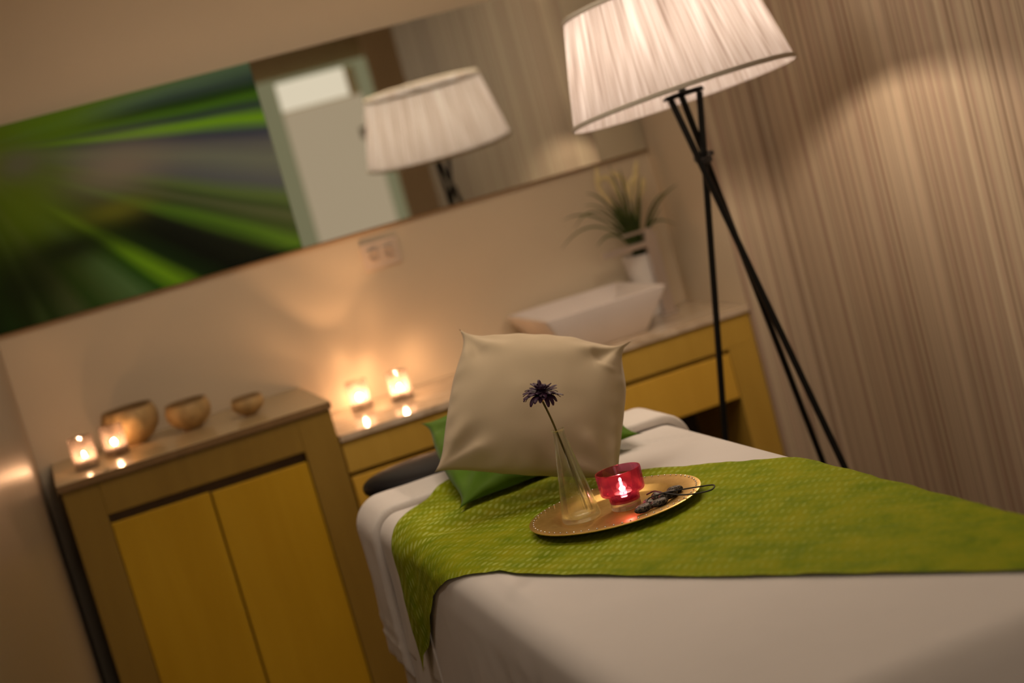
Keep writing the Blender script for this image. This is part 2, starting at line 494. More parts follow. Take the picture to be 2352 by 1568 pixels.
# ------------------------------------------------------------------ mesh helpers
def link(name, bm, mat, parent=None, smooth=True, sub=0, bevel=0.0, solid=0.0, angle=40):
    me = bpy.data.meshes.new(name)
    bmesh.ops.recalc_face_normals(bm, faces=bm.faces[:]) if solid == 0 else None
    bm.to_mesh(me)
    bm.free()
    mats = mat if isinstance(mat, (list, tuple)) else [mat]
    for q in mats:
        me.materials.append(q)
    o = bpy.data.objects.new(name, me)
    COL.objects.link(o)
    if smooth:
        for pl in me.polygons:
            pl.use_smooth = True
        try:
            me.set_sharp_from_angle(angle=math.radians(angle))
        except Exception:
            pass
    if parent is not None:
        o.parent = parent
    if bevel > 0:
        b = o.modifiers.new('bevel', 'BEVEL')
        b.width = bevel
        b.segments = 2
        b.limit_method = 'ANGLE'
    if solid > 0:
        q = o.modifiers.new('solid', 'SOLIDIFY')
        q.thickness = solid
        q.offset = 0
    if sub:
        q = o.modifiers.new('sub', 'SUBSURF')
        q.levels = sub
        q.render_levels = sub
    return o

def tag(o, label=None, cat=None, group=None, kind=None):
    if label: o['label'] = label
    if cat: o['category'] = cat
    if group: o['group'] = group
    if kind: o['kind'] = kind
    return o

def empty(name, loc, label, cat, group=None, rot=(0, 0, 0)):
    o = bpy.data.objects.new(name, None)
    o.empty_display_size = 0.05
    COL.objects.link(o)
    o.location = loc
    o.rotation_euler = rot
    return tag(o, label, cat, group)

def copy_tree(o, parent=None):
    c = o.copy()
    COL.objects.link(c)
    if parent is not None:
        c.parent = parent
    for ch in [q for q in o.children]:
        copy_tree(ch, c)
    return c

def box(bm, x0, x1, y0, y1, z0, z1, mi=0):
    vs = [bm.verts.new((x, y, z)) for z in (z0, z1) for y in (y0, y1) for x in (x0, x1)]
    for f in ((0, 2, 3, 1), (4, 5, 7, 6), (0, 1, 5, 4), (1, 3, 7, 5), (3, 2, 6, 7), (2, 0, 4, 6)):
        fc = bm.faces.new([vs[i] for i in f])
        fc.material_index = mi
    return vs

def boxes(*lst):
    bm = bmesh.new()
    for b in lst:
        box(bm, *b)
    return bm

def lathe(bm, prof, seg=48, cx=0, cy=0, cz=0, closed=False, wob=None, mi=0):
    rings = []
    for (r, z) in prof:
        ring = []
        for i in range(seg):
            a = 2 * PI * i / seg
            rr = r if wob is None else r * wob(a, z)
            ring.append(bm.verts.new((cx + rr * math.cos(a), cy + rr * math.sin(a), cz + z)))
        rings.append(ring)
    n = len(rings)
    for k in range(n if closed else n - 1):
        a, b = rings[k], rings[(k + 1) % n]
        for i in range(seg):
            f = bm.faces.new((a[i], a[(i + 1) % seg], b[(i + 1) % seg], b[i]))
            f.material_index = mi
    return rings

def cap(bm, ring, flip=False):
    bm.faces.new(ring[::-1] if flip else ring)

def tube(bm, pts, rad, seg=10, caps=True, mi=0):
    pts = [Vector(p) for p in pts]
    rings = []
    n = len(pts)
    up = Vector((0.13, 0.21, 0.97)).normalized()
    for i, p in enumerate(pts):
        d = (pts[min(i + 1, n - 1)] - pts[max(i - 1, 0)]).normalized()
        if abs(d.dot(up)) > 0.98:
            up = Vector((1, 0.1, 0)).normalized()
        s = d.cross(up).normalized()
        t = s.cross(d).normalized()
        up = t
        r = rad[i] if isinstance(rad, (list, tuple)) else rad
        rings.append([bm.verts.new(p + (s * math.cos(2 * PI * k / seg) + t * math.sin(2 * PI * k / seg)) * r) for k in range(seg)])
    for k in range(n - 1):
        for i in range(seg):
            f = bm.faces.new((rings[k][i], rings[k][(i + 1) % seg], rings[k + 1][(i + 1) % seg], rings[k + 1][i]))
            f.material_index = mi
    if caps:
        bm.faces.new(rings[0][::-1])
        bm.faces.new(rings[-1])

def bez(pts, n=24):
    # Catmull-Rom through the points
    P = [Vector(p) for p in pts]
    P = [P[0] * 2 - P[1]] + P + [P[-1] * 2 - P[-2]]
    out = []
    for i in range(1, len(P) - 2):
        for k in range(n):
            t = k / n
            a, b, c, d = P[i - 1], P[i], P[i + 1], P[i + 2]
            out.append(0.5 * ((2 * b) + (c - a) * t + (2 * a - 5 * b + 4 * c - d) * t * t + (3 * b - a - 3 * c + d) * t ** 3))
    out.append(P[-2])
    return out

def grid(bm, nu, nv, fn, uvs=None):
    uvl = bm.loops.layers.uv.new('UVMap') if uvs else None
    vs = [[bm.verts.new(fn(i / nu, j / nv)) for j in range(nv + 1)] for i in range(nu + 1)]
    for i in range(nu):
        for j in range(nv):
            f = bm.faces.new((vs[i][j], vs[i + 1][j], vs[i + 1][j + 1], vs[i][j + 1]))
            if uvs:
                for l, (a, b) in zip(f.loops, ((i, j), (i + 1, j), (i + 1, j + 1), (i, j + 1))):
                    l[uvl].uv = uvs(a / nu, b / nv)
    return vs

def sm(a, b, x):
    t = max(0.0, min(1.0, (x - a) / (b - a)))
    return t * t * (3 - 2 * t)

def nz(x, y=0.0, z=0.0):
    return noise.noise(Vector((x, y, z)))

# ------------------------------------------------------------------ room shell
XL, XR, YB, ZC = -2.085, 0.20, -6.2, 2.5
NICHE = -0.477
def struct(name, bm, mat, **kw):
    o = link(name, bm, mat, smooth=False, **kw)
    o['kind'] = 'structure'
    return o

struct('floor', boxes((XL - 0.2, 1.3, YB - 0.2, 0.2, -0.1, 0)), M['floor'])
struct('ceiling', boxes((XL - 0.2, 1.3, YB - 0.2, 0.2, ZC, ZC + 0.1)), M['ceiling'])
struct('wall_back', boxes((XL - 0.2, 0.19, 0, 0.12, 0, ZC)), M['plaster'])
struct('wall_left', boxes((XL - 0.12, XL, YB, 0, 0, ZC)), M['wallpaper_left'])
struct('wall_niche', boxes((0, 0.19, -0.47, 0, 0, ZC)), M['plaster'])
bm = bmesh.new()
poly = [(0.0, -0.477), (0.2, -0.477), (0.2, -3.63), (0.35, -3.63), (0.35, 0.12), (0.19, 0.12), (0.19, -0.47), (0.0, -0.47)]
lo = [bm.verts.new((x, y, 0)) for x, y in poly]
hi = [bm.verts.new((x, y, ZC)) for x, y in poly]
bm.faces.new(lo[::-1]); bm.faces.new(hi)
for i in range(8):
    bm.faces.new((lo[i], lo[(i + 1) % 8], hi[(i + 1) % 8], hi[i]))
struct('wall_right', bm, M['wallpaper'])
struct('wall_recess', boxes((0.35, 1.10, -3.63, -3.53, 0, ZC), (1.10, 1.20, YB, -3.53, 0, ZC)), M['plaster'])
struct('wall_front', boxes((XL - 0.12, 1.2, YB - 0.12, YB, 0, ZC)), M['post'])
# door seen in the mirror, with lit transom pane above and a green strip beside it
d1 = struct('door_1', boxes((-0.03, 0.52, YB + 0.0, YB + 0.05, 0.0, 1.94)), M['frosted'])
o = link('door_frame', boxes((0.52, 0.60, YB, YB + 0.07, 0, 2.15), (-0.20, 0.60, YB, YB + 0.06, 2.14, 2.17)), M['green_glass'], d1, smooth=False)
o = link('transom_pane', boxes((-0.03, 0.44, YB + 0.01, YB + 0.04, 1.95, 2.14)), M['transom'], d1, smooth=False)
o['label'] = 'lit cream transom pane above the door'
o = link('side_light', boxes((-0.20, -0.04, YB + 0.01, YB + 0.04, 0, 2.14)), M['green_glass'], d1, smooth=False)
o['label'] = 'green tinted glass strip beside the door'
o = link('door_handle', boxes((0.435, 0.50, YB + 0.05, YB + 0.08, 1.64, 1.72)), M['wood_edge'], d1, smooth=False, bevel=0.005)
struct('trim_1', boxes((0.60, 0.98, YB, YB + 0.10, 0, ZC)), principled('lighter brown pillar', (0.74, 0.56, 0.38), 0.6, var=0.03))

# fittings of the added ceiling fill lights, out of view
for (lx, ly, lr, lb) in ((-1.15, -1.55, 0.56, 'added unseen large round fill lamp above the head of the massage table'), (-1.15, -4.3, 0.10, 'added unseen small round fill lamp towards the frosted glass door')):
    e = empty('added_ceiling_lamp', (lx, ly, ZC), lb, 'ceiling light')
    bm = bmesh.new()
    lathe(bm, [(lr, 0), (lr + 0.02, 0), (lr + 0.02, -0.035), (lr, -0.035)], 48, closed=True)
    link('ring', bm, M['white_plastic'], e)
    bm = bmesh.new()
    r = lathe(bm, [(lr, -0.006), (lr, -0.012)], 48)
    cap(bm, r[0]); cap(bm, r[1], True)
    link('diffuser', bm, M['fill_glow'], e)

e = empty('added_wall_lamp', (-1.45, YB, 1.85), 'added unseen opal fill lamp on the wall facing the mirror', 'wall light')  # added out of view to brighten surfaces facing the camera
bm = bmesh.new()
rr = lathe(bm, [(0.20, 0.0), (0.235, 0.01), (0.235, 0.07), (0.225, 0.08), (0.19, 0.085)], 48)
cap(bm, rr[0], True); cap(bm, rr[-1])
q = link('opal_diffuser', bm, M['fill_glow'], e)
q.rotation_euler = (-PI / 2, 0, 0)
e = empty('added_wall_lamp', (XL, -2.40, 2.05), 'added unseen opal fill lamp on the left wall beside the massage table', 'wall light')  # added out of view to brighten the bed's left side
bm = bmesh.new()
rr = lathe(bm, [(0.15, 0.0), (0.17, 0.01), (0.17, 0.07), (0.16, 0.08), (0.13, 0.085)], 48)
cap(bm, rr[0], True); cap(bm, rr[-1])
q = link('opal_diffuser', bm, M['fill_glow'], e)
q.rotation_euler = (0, PI / 2, 0)

# ------------------------------------------------------------------ mirror, picture panel, socket
MB, MT, PX = 1.326, 1.900, -1.160
mir = link('wall_mirror', boxes((PX + 0.001, -0.003, -0.010, 0.0, MB, MT + 0.0)), [M['mirror']], smooth=False)
tag(mir, 'long frameless mirror above the stone worktop, reflecting the lamp', 'mirror')
bm = bmesh.new()
box(bm, 0, 0.918, -0.010, 0.0, 0, MT - MB)
pn = link('picture_panel', bm, M['artwork'], smooth=False)
pn.location = (PX - 0.918, 0, MB)
tag(pn, 'glass wall picture of blurred green grass blades, left of the mirror', 'picture')
bm = bmesh.new()
box(bm, PX - 0.918, -0.003, -0.014, 0.0, MB - 0.006, MB - 0.0005)  # brown strip in place of the shadow below mirror and panel
tr = link('mirror_shadow_strip', bm, M['wood_edge'], smooth=False)
tag(tr, 'thin brown strip standing for the shadow under the mirror and the green picture', 'shadow strip')

so = empty('wall_socket', (-0.931, 0, 1.243), 'white double wall socket just below the mirror', 'socket')
link('cover_plate', boxes((-0.060, 0.060, -0.008, 0, -0.042, 0.042)), M['white_plastic'], so, smooth=False, bevel=0.003)
for sx in (-0.024, 0.024):
    bm = bmesh.new()
    box(bm, sx - 0.021, sx + 0.021, -0.011, -0.007, -0.021, 0.021)
    link('socket_module', bm, M['white_plastic'], so, smooth=False, bevel=0.002)
    bm = bmesh.new()
    r = lathe(bm, [(0.015, 0), (0.017, 0.003), (0.012, 0.003), (0.011, 0.0005)], 24)
    cap(bm, r[-1])
    q = link('socket_well', bm, principled('socket well', (0.48, 0.38, 0.29), 0.5), so)
    q.location = (sx, -0.011, 0); q.rotation_euler = (PI / 2, 0, 0)

# ------------------------------------------------------------------ tall storage cabinet (left)
cab = empty('storage_cabinet', (-1.666, -0.25, 0), 'tall ochre wood cabinet with two doors at the left, carrying the bowls', 'cabinet')
def P(bm_, name, mat, parent, ox, oy, **kw):
    for v in bm_.verts:
        v.co.x -= ox; v.co.y -= oy
    return link(name, bm_, mat, parent, **kw)
cx, cy = -1.666, -0.25
x0, x1 = -2.038, -1.292
P(boxes((x0, -1.940, -0.500, -0.002, 0.0, 0.905), (-1.390, x1, -0.500, -0.002, 0.0, 0.905),
        (-1.940, -1.390, -0.500, -0.40, 0.810, 0.905), (-1.940, -1.390, -0.498, -0.40, 0.0, 0.06),
        (-1.940, -1.390, -0.03, -0.002, 0.0, 0.905)), 'carcass', M['oak'], cab, cx, cy, smooth=False, bevel=0.002)
P(boxes((-1.940, -1.390, -0.44, -0.41, 0.06, 0.812)), 'finger_recess', M['wood_edge'], cab, cx, cy, smooth=False)
P(boxes((-2.046, -1.286, -0.506, -0.002, 0.907, 0.925)), 'top_panel', M['cab_top'], cab, cx, cy, smooth=False, bevel=0.002)
P(boxes((-2.046, -1.286, -0.508, -0.502, 0.905, 0.9235)), 'edge_strip', M['wood_edge'], cab, cx, cy, smooth=False)
P(boxes((-1.938, -1.6685, -0.496, -0.474, 0.062, 0.784)), 'door', M['oak_door'], cab, cx, cy, smooth=False, bevel=0.002)
P(boxes((-1.6635, -1.392, -0.496, -0.474, 0.062, 0.781)), 'door', M['oak_door'], cab, cx, cy, smooth=False, bevel=0.002)

# ------------------------------------------------------------------ sink cabinet (right) and worktop
vc = empty('sink_cabinet', (-0.645, -0.24, 0), 'low ochre wood cabinet with drawer fronts under the stone worktop', 'cabinet')
cx, cy = -0.645, -0.24
P(boxes((-1.284, -0.003, -0.472, -0.01, 0.708, 0.799), (-0.093, -0.003, -0.472, -0.01, 0.0, 0.708), (-1.284, -0.95, -0.468, -0.01, 0.0, 0.555),
        (-1.284, -0.093, -0.44, -0.01, 0.57, 0.70), (-0.95, -0.093, -0.04, -0.01, 0.0, 0.6)), 'carcass', M['oak_lit'], vc, cx, cy, smooth=False, bevel=0.002)
P(boxes((-0.949, -0.094, -0.06, -0.041, 0.0, 0.57), (-0.949, -0.094, -0.46, -0.06, 0.56, 0.569)), 'niche_lining', M['inside'], vc, cx, cy, smooth=False)
P(boxes((-1.282, -0.687, -0.472, -0.45, 0.558, 0.695)), 'drawer_front', M['oak_drawer_lit'], vc, cx, cy, smooth=False, bevel=0.003)
P(boxes((-0.683, -0.095, -0.472, -0.45, 0.558, 0.695)), 'drawer_front', M['oak_drawer_lit'], vc, cx, cy, smooth=False, bevel=0.003)
bm = boxes((-1.285, -0.002, -0.482, -0.002, 0.800, 0.8195))
wt = link('worktop', bm, M['stone_top'], smooth=False, bevel=0.002)
tag(wt, 'polished cream stone worktop carrying the white sink', 'worktop')

# ------------------------------------------------------------------ sink, faucet
sk = empty('vessel_sink', (-0.415, -0.235, 0.820), 'white rectangular ceramic vessel sink with flared sides on the worktop', 'sink')
bm = bmesh.new()
def quadring(bm, x0, x1, y0, y1, z, r=0.012, n=5):
    out = []
    for (cx_, cy_, a0) in ((x1 - r, y1 - r, 0), (x0 + r, y1 - r, PI / 2), (x0 + r, y0 + r, PI), (x1 - r, y0 + r, 1.5 * PI)):
        for k in range(n):
            a = a0 + PI / 2 * k / (n - 1)
            out.append(bm.verts.new((cx_ + r * math.cos(a), cy_ + r * math.sin(a), z)))
    return out
prof = [(0.07, 0.0), (0.066, 0.004), (0.0, 0.122), (0.0, 0.126), (0.003, 0.127), (0.010, 0.127), (0.013, 0.125), (0.075, 0.022), (0.09, 0.018)]
hx, hy = 0.195, 0.205
rings = [quadring(bm, -hx + i, hx - i, -hy + i, hy - i, z, 0.012) for i, z in prof]
for a, b in zip(rings, rings[1:]):
    for i in range(len(a)):
        bm.faces.new((a[i], a[(i + 1) % len(a)], b[(i + 1) % len(a)], b[i]))
cap(bm, rings[0], True); cap(bm, rings[-1])
link('basin', bm, M['ceramic'], sk, angle=50)
bm = bmesh.new()
r = lathe(bm, [(0.022, 0.0185), (0.022, 0.021), (0.012, 0.022)], 24)
cap(bm, r[-1])
link('drain', bm, M['chrome'], sk)

fa = empty('faucet', (-0.130, -0.165, 0.820), 'tall square chrome faucet standing right of the white sink', 'faucet')
link('column', boxes((-0.019, 0.019, -0.016, 0.016, 0.0, 0.262), (-0.026, 0.026, -0.024, 0.024, 0.0, 0.006)), M['chrome'], fa, smooth=False, bevel=0.003)
link('spout', boxes((-0.165, -0.005, -0.014, 0.014, 0.222, 0.240)), M['chrome'], fa, smooth=False, bevel=0.003)
bm = bmesh.new()
box(bm, -0.085, 0.012, -0.009, 0.009, 0.268, 0.276)
box(bm, -0.012, 0.012, -0.012, 0.012, 0.256, 0.270)
link('lever', bm, M['chrome'], fa, smooth=False, bevel=0.002)

# ------------------------------------------------------------------ potted grass plant
pl = empty('potted_grass', (-0.148, -0.095, 0.820), 'artificial grass plant in a white tapered pot behind the sink', 'plant')
bm = bmesh.new()
r = lathe(bm, [(0.040, 0), (0.043, 0.002), (0.060, 0.196), (0.060, 0.200), (0.055, 0.200), (0.053, 0.185)], 40)
cap(bm, r[0], True)
link('pot', bm, M['pot'], pl)
bm = bmesh.new()
r = lathe(bm, [(0.0535, 0.186), (0.03, 0.192)], 24)
cap(bm, r[-1])
link('soil', bm, M['soil'], pl)
def blade(bm, p0, p1, p2, w, n=12):
    # quadratic arc ribbon with a fold
    p0, p1, p2 = Vector(p0), Vector(p1), Vector(p2)
    prev = None
    for k in range(n + 1):
        t = k / n
        c = p0 * (1 - t) ** 2 + p1 * 2 * t * (1 - t) + p2 * t * t
        d = ((p1 - p0) * (1 - t) + (p2 - p1) * t).normalized()
        s = d.cross(Vector((0.2, -1, 0.35))).normalized()
        ww = w * (0.7 + 0.6 * t) * (1 - t ** 3) + 0.0003
        row = [bm.verts.new(c - s * ww), bm.verts.new(c + d.cross(s) * ww * 0.35), bm.verts.new(c + s * ww)]
        if prev:
            bm.faces.new((prev[0], prev[1], row[1], row[0]))
            bm.faces.new((prev[1], prev[2], row[2], row[1]))
        prev = row
bm = bmesh.new()
tips = [(-0.255, -0.02, 0.285, 0.40), (-0.20, -0.03, 0.335, 0.45), (-0.225, -0.02, 0.37, 0.40), (-0.155, -0.05, 0.395, 0.40), (-0.135, -0.03, 0.43, 0.42), (-0.14, -0.02, 0.26, 0.33),
        (-0.03, -0.01, 0.50, 0.45), (0.0, -0.02, 0.48, 0.45), (0.10, -0.10, 0.37, 0.36), (0.125, -0.14, 0.385, 0.36), (0.05, -0.05, 0.44, 0.45), (0.11, -0.08, 0.26, 0.34),
        (-0.07, -0.04, 0.43, 0.40), (-0.05, -0.10, 0.39, 0.38), (0.02, -0.09, 0.38, 0.38), (0.06, -0.12, 0.33, 0.36), (-0.10, -0.11, 0.34, 0.36), (-0.02, 0.03, 0.42, 0.40)]
for i in range(34):
    a = random.uniform(0, 2 * PI)
    q = random.uniform(0.02, 0.065)
    tips.append((q * math.cos(a) - 0.012, q * math.sin(a) * 0.8 - 0.01, random.uniform(0.30, 0.40), random.uniform(0.3, 0.38)))
for (tx, ty, tz, mz) in tips:
    b0 = Vector((random.uniform(-0.022, 0.022), random.uniform(-0.02, 0.02), 0.19))
    mid = Vector((tx * 0.42, ty * 0.4, mz))
    if abs(tx) < 0.075:
        mid = Vector((tx * 0.4, ty * 0.4, 0.19 + (tz - 0.19) * 0.6))
    blade(bm, b0, mid, (tx, ty, tz), random.uniform(0.0028, 0.0042))
link('foliage', bm, M['leaf'], pl, solid=0.0006)
bm = bmesh.new()
def plume(pts):
    c = bez(pts, 14)
    tube(bm, c, [0.0012 + 0.0065 * math.sin(PI * min(1, max(0, (i / len(c) - 0.45) / 0.55))) ** 0.7 * (1 + 0.25 * math.sin(i * 2.3)) for i in range(len(c))], 7)
plume([(-0.01, 0, 0.19), (-0.03, 0, 0.33), (-0.075, 0, 0.43), (-0.07, -0.01, 0.50)])
plume([(0.0, 0, 0.19), (-0.01, 0, 0.33), (-0.035, 0, 0.45), (-0.085, -0.01, 0.455)])
plume([(0.0, 0, 0.19), (0.01, 0, 0.33), (0.01, 0, 0.43), (-0.03, -0.01, 0.475)])
plume([(0.01, 0, 0.19), (0.025, 0, 0.33), (0.04, -0.02, 0.43), (0.060, -0.02, 0.485)])
plume([(0.01, 0, 0.19), (0.02, 0, 0.31), (0.015, -0.02, 0.41), (0.055, -0.02, 0.445)])
plume([(0.01, 0, 0.19), (0.03, -0.01, 0.33), (0.055, -0.03, 0.40), (0.062, -0.03, 0.43)])
link('plumes', bm, M['plume'], pl)

# ------------------------------------------------------------------ bowls on the tall cabinet
def bowl(name_label, loc, rx, h, seed):
    e = empty('carved_bowl', loc, name_label, 'bowl', 'carved bowls on the cabinet')
    bm = bmesh.new()
    body = []
    for k in range(13):
        t = k / 12
        a = -0.36 * PI + t * 0.52 * PI
        body.append((rx * max(0.02, math.cos(a)), h * (math.sin(a) + math.sin(0.36 * PI)) / (math.sin(0.16 * PI) + math.sin(0.36 * PI))))
    body = [(r_, z - body[0][1]) for r_, z in body]
    inner = [(r_ - 0.006, z) for r_, z in body[::-1]][:9]
    rings = lathe(bm, body + inner, 44, wob=lambda a, z: 1 + 0.012 * nz(a * 3 + seed, z * 40))
    cap(bm, rings[0], True); cap(bm, rings[-1])
    link('bowl_body', bm, M['bowl'], e)
    rt, zt = body[-1]
    bm = bmesh.new()
    lathe(bm, [(rt - 0.008, zt - 0.002), (rt - 0.007, zt + 0.003), (rt - 0.001, zt + 0.004), (rt + 0.003, zt), (rt + 0.001, zt - 0.003)], 44, closed=True)
    link('rim', bm, M['bowl_rim'], e)
    bm = bmesh.new()
    r2 = lathe(bm, [(body[0][0] * 0.9, -0.006), (body[0][0] * 0.95, 0.002)], 30)
    cap(bm, r2[0], True); cap(bm, r2[1])
    link('foot', bm, M['bowl_rim'], e)
    e.location.z += 0.006
    return e
bowl('largest carved pale wooden bowl, behind a crystal candle glass', (-1.800, -0.150, 0.925), 0.082, 0.100, 1)
bowl('middle sized round carved wooden bowl, lit orange on its left side', (-1.639, -0.200, 0.925), 0.066, 0.074, 5)
bowl('smallest carved wooden bowl, nearest the corner of the cabinet top', (-1.480, -0.290, 0.925), 0.047, 0.046, 9)

# ------------------------------------------------------------------ crystal candle glasses with tea lights
def flame_mesh(h, r):
    bm = bmesh.new()
    rr = lathe(bm, [(r * 0.35, 0), (r * 0.85, h * 0.14), (r, h * 0.30), (r * 0.8, h * 0.52), (r * 0.42, h * 0.78), (r * 0.08, h)], 14)
    cap(bm, rr[0], True); cap(bm, rr[-1])
    return bm

def tea_light(loc, label, group, scale=1.0, fm='flame'):
    e = empty('tea_light', loc, label, 'candle', group)
    bm = bmesh.new()
    r = lathe(bm, [(0.0185, 0), (0.019, 0.001), (0.019, 0.013), (0.0185, 0.013), (0.0183, 0.002)], 30)
    cap(bm, r[0], True); cap(bm, r[-1])
    link('tin_cup', bm, M['tin'], e)
    bm = bmesh.new()
    r = lathe(bm, [(0.018, 0.003), (0.018, 0.010), (0.010, 0.0095), (0.004, 0.009)], 30)
    cap(bm, r[0], True); cap(bm, r[-1])
    link('wax', bm, M['wax'], e)
    bm = bmesh.new()
    tube(bm, [(0, 0, 0.008), (0.0003, 0, 0.015)], 0.0008, 6)
    link('wick', bm, M['wick'], e)
    f = link('flame', flame_mesh(0.019, 0.0052), M[fm], e)
    f.location.z = 0.0135
    e.scale = (scale,) * 3
    return e

cg = empty('candle_glass', (-1.140, -0.129, 0.8195), '', 'candle holder', 'crystal candle glasses')
bm = bmesh.new()
seg, hh = 96, 0.088
def hob(a, z):
    k = math.floor(z / 0.0125)
    return 1 + 0.075 * (abs(math.sin(a * 5.5 + (k % 2) * PI / 2)) ** 0.7 * abs(math.sin(PI * z / 0.0125)) ** 0.7 - 0.35) * (1 + 0.5 * nz(a * 2, z * 60))
outer = lathe(bm, [(0.0318, 0.0)] + [(0.0330, 0.002 + 0.0855 * k / 42) for k in range(43)], seg, wob=hob)
inner = lathe(bm, [(0.0285, hh - 0.001)] + [(0.0275, hh - 0.073 * k / 5) for k in range(6)], seg)
for i in range(seg):
    bm.faces.new((outer[-1][i], outer[-1][(i + 1) % seg], inner[0][(i + 1) % seg], inner[0][i]))
for i, v in enumerate(outer[-1]):
    v.co.z += 0.002 * abs(math.sin(i * 2 * PI / seg * 5.5))
cap(bm, outer[0], True); cap(bm, inner[-1])
link('glass_cup', bm, M['crystal'], cg, smooth=True, angle=60)
t0 = tea_light((-1.140, -0.129, 0.8365), '', 'tea lights in crystal glasses', 0.95)
spots = [((-1.140, -0.129, 0.8195), 'hammered crystal candle glass on the worktop, farther from the cushions'),
         ((-1.026, -0.192, 0.8195), 'hammered crystal candle glass on the worktop, nearer the cushions'),
         ((-1.951, -0.337, 0.9255), 'hammered crystal candle glass at the left end of the cabinet top'),
         ((-1.862, -0.263, 0.9255), 'hammered crystal candle glass in front of the largest bowl')]
tl = ['lit tea light inside the worktop glass farther from the cushions', 'lit tea light inside the worktop glass nearer the cushions',
      'lit tea light inside the glass at the left end of the cabinet top', 'lit tea light inside the glass in front of the largest bowl']
PW = (4.6, 5.0, 1.7, 1.6)
for i, (loc, lb) in enumerate(spots):
    g_ = cg if i == 0 else copy_tree(cg)
    g_.location = loc
    g_.rotation_euler.z = i * 1.9
    g_['label'] = lb
    q = t0 if i == 0 else copy_tree(t0)
    q.location = (loc[0], loc[1], loc[2] + 0.0165)
    q['label'] = tl[i]
    light('tea_light_glow', 'POINT', (loc[0], loc[1], loc[2] + 0.040), PW[i], (1.0, 0.52, 0.26), 0.004)

# ------------------------------------------------------------------ massage table
BXL, BXR, BYH, BYF, BZ = -1.425, -0.715, -1.430, -3.300, 0.797
tb = empty('massage_table', (-1.07, -2.35, 0), 'massage table made up with white linen in the middle of the room', 'massage table')
P(boxes((BXL + 0.02, BXR - 0.02, BYF + 0.02, BYH - 0.02, 0.725, 0.785)), 'mattress', M['black_leather'], tb, -1.07, -2.35, smooth=False, bevel=0.02)
P(boxes((BXL + 0.03, BXR - 0.03, BYF + 0.04, BYH - 0.04, 0.66, 0.722)), 'frame', M['wood_edge'], tb, -1.07, -2.35, smooth=False)
for lx in (BXL + 0.05, BXR - 0.05):
    for ly in (BYH - 0.34, BYF + 0.30):
        bm = bmesh.new()
        tube(bm, [(lx + 1.07, ly + 2.35, 0), (lx + 1.07, ly + 2.35, 0.66)], 0.022, 4)
        link('leg', bm, M['black_metal'], tb, smooth=False)
# padded face cradle beyond the head end
bm = bmesh.new()
def spow(c_, p_):
    return math.copysign(abs(c_) ** p_, c_)
grid_n, grid_m = 56, 28
rows_ = []
for j in range(1, grid_m):
    b = -PI / 2 + PI * j / grid_m
    row = []
    for i in range(grid_n):
        a = 2 * PI * i / grid_n
        rr_ = spow(math.cos(b), 0.55)
        dent = 1 - 0.22 * math.exp(-((a - PI / 2) / 0.5) ** 2)
        row.append(bm.verts.new((0.285 * rr_ * spow(math.cos(a), 0.85), 0.155 * rr_ * math.sin(a) * dent, 0.036 * spow(math.sin(b), 0.8) + 0.006 * math.cos(a * 2) * rr_)))
    rows_.append(row)
for ra, rb in zip(rows_, rows_[1:]):
    for i in range(grid_n):
        bm.faces.new((ra[i], ra[(i + 1) % grid_n], rb[(i + 1) % grid_n], rb[i]))
cap(bm, rows_[0], True); cap(bm, rows_[-1])
fc = link('face_cradle', bm, M['black_leather'], tb)
fc.location = (-1.095 + 1.07, -1.235 + 2.35, 0.792)
fc['label'] = 'black padded face cradle beyond the head end'
bm = bmesh.new()
tube(bm, [(-0.10, 0.83, 0.70), (-0.10, 1.10, 0.765)], 0.009, 8)
tube(bm, [(0.05, 0.83, 0.70), (0.05, 1.10, 0.765)], 0.009, 8)
link('cradle_bracket', bm, M['black_metal'], tb)

# sheet: top plus falling skirt
def sheet_top(x, y):
    z = BZ + 0.003
    # soft creases running off the head-right corner
    for (px, py, dx, dy, amp, w) in ((-0.80, -1.74, 0.83, -0.55, 0.0055, 0.010), (-0.82, -1.78, 0.86, -0.50, 0.004, 0.008), (-0.84, -1.70, 0.80, -0.60, 0.004, 0.009),
                                     (-1.36, -2.50, 0.16, -0.98, 0.004, 0.018), (-1.375, -2.42, 0.05, -1.0, 0.005, 0.014)):
        L = math.hypot(dx, dy)
        ax, ay = dx / L, dy / L
        u = (x - px) * ax + (y - py) * ay
        v = -(x - px) * ay + (y - py) * ax + 0.02 * math.sin(u * 9)
        z += amp * math.exp(-(v / w) ** 2) * math.exp(-(u / 0.16) ** 2)
    z += 0.0015 * nz(x * 7, y * 7)
    return z
bm = bmesh.new()
NU, NV = 56, 130
RF = 0.045
vs = [[None] * (NV + 1) for _ in range(NU + 1)]
for i in range(NU + 1):
    for j in range(NV + 1):
        x = BXL + RF + (BXR - BXL - 2 * RF) * i / NU
        y = BYF + RF + (BYH - BYF - 2 * RF) * j / NV
        vs[i][j] = bm.verts.new((x, y, sheet_top(x, y)))
for i in range(NU):
    for j in range(NV):
        bm.faces.new((vs[i][j], vs[i + 1][j], vs[i + 1][j + 1], vs[i][j + 1]))
loop = [(vs[i][0], (0, -1)) for i in range(NU)] + [(vs[NU][j], (1, 0)) for j in range(NV)] + [(vs[i][NV], (0, 1)) for i in range(NU, 0, -1)] + [(vs[0][j], (-1, 0)) for j in range(NV, 0, -1)]
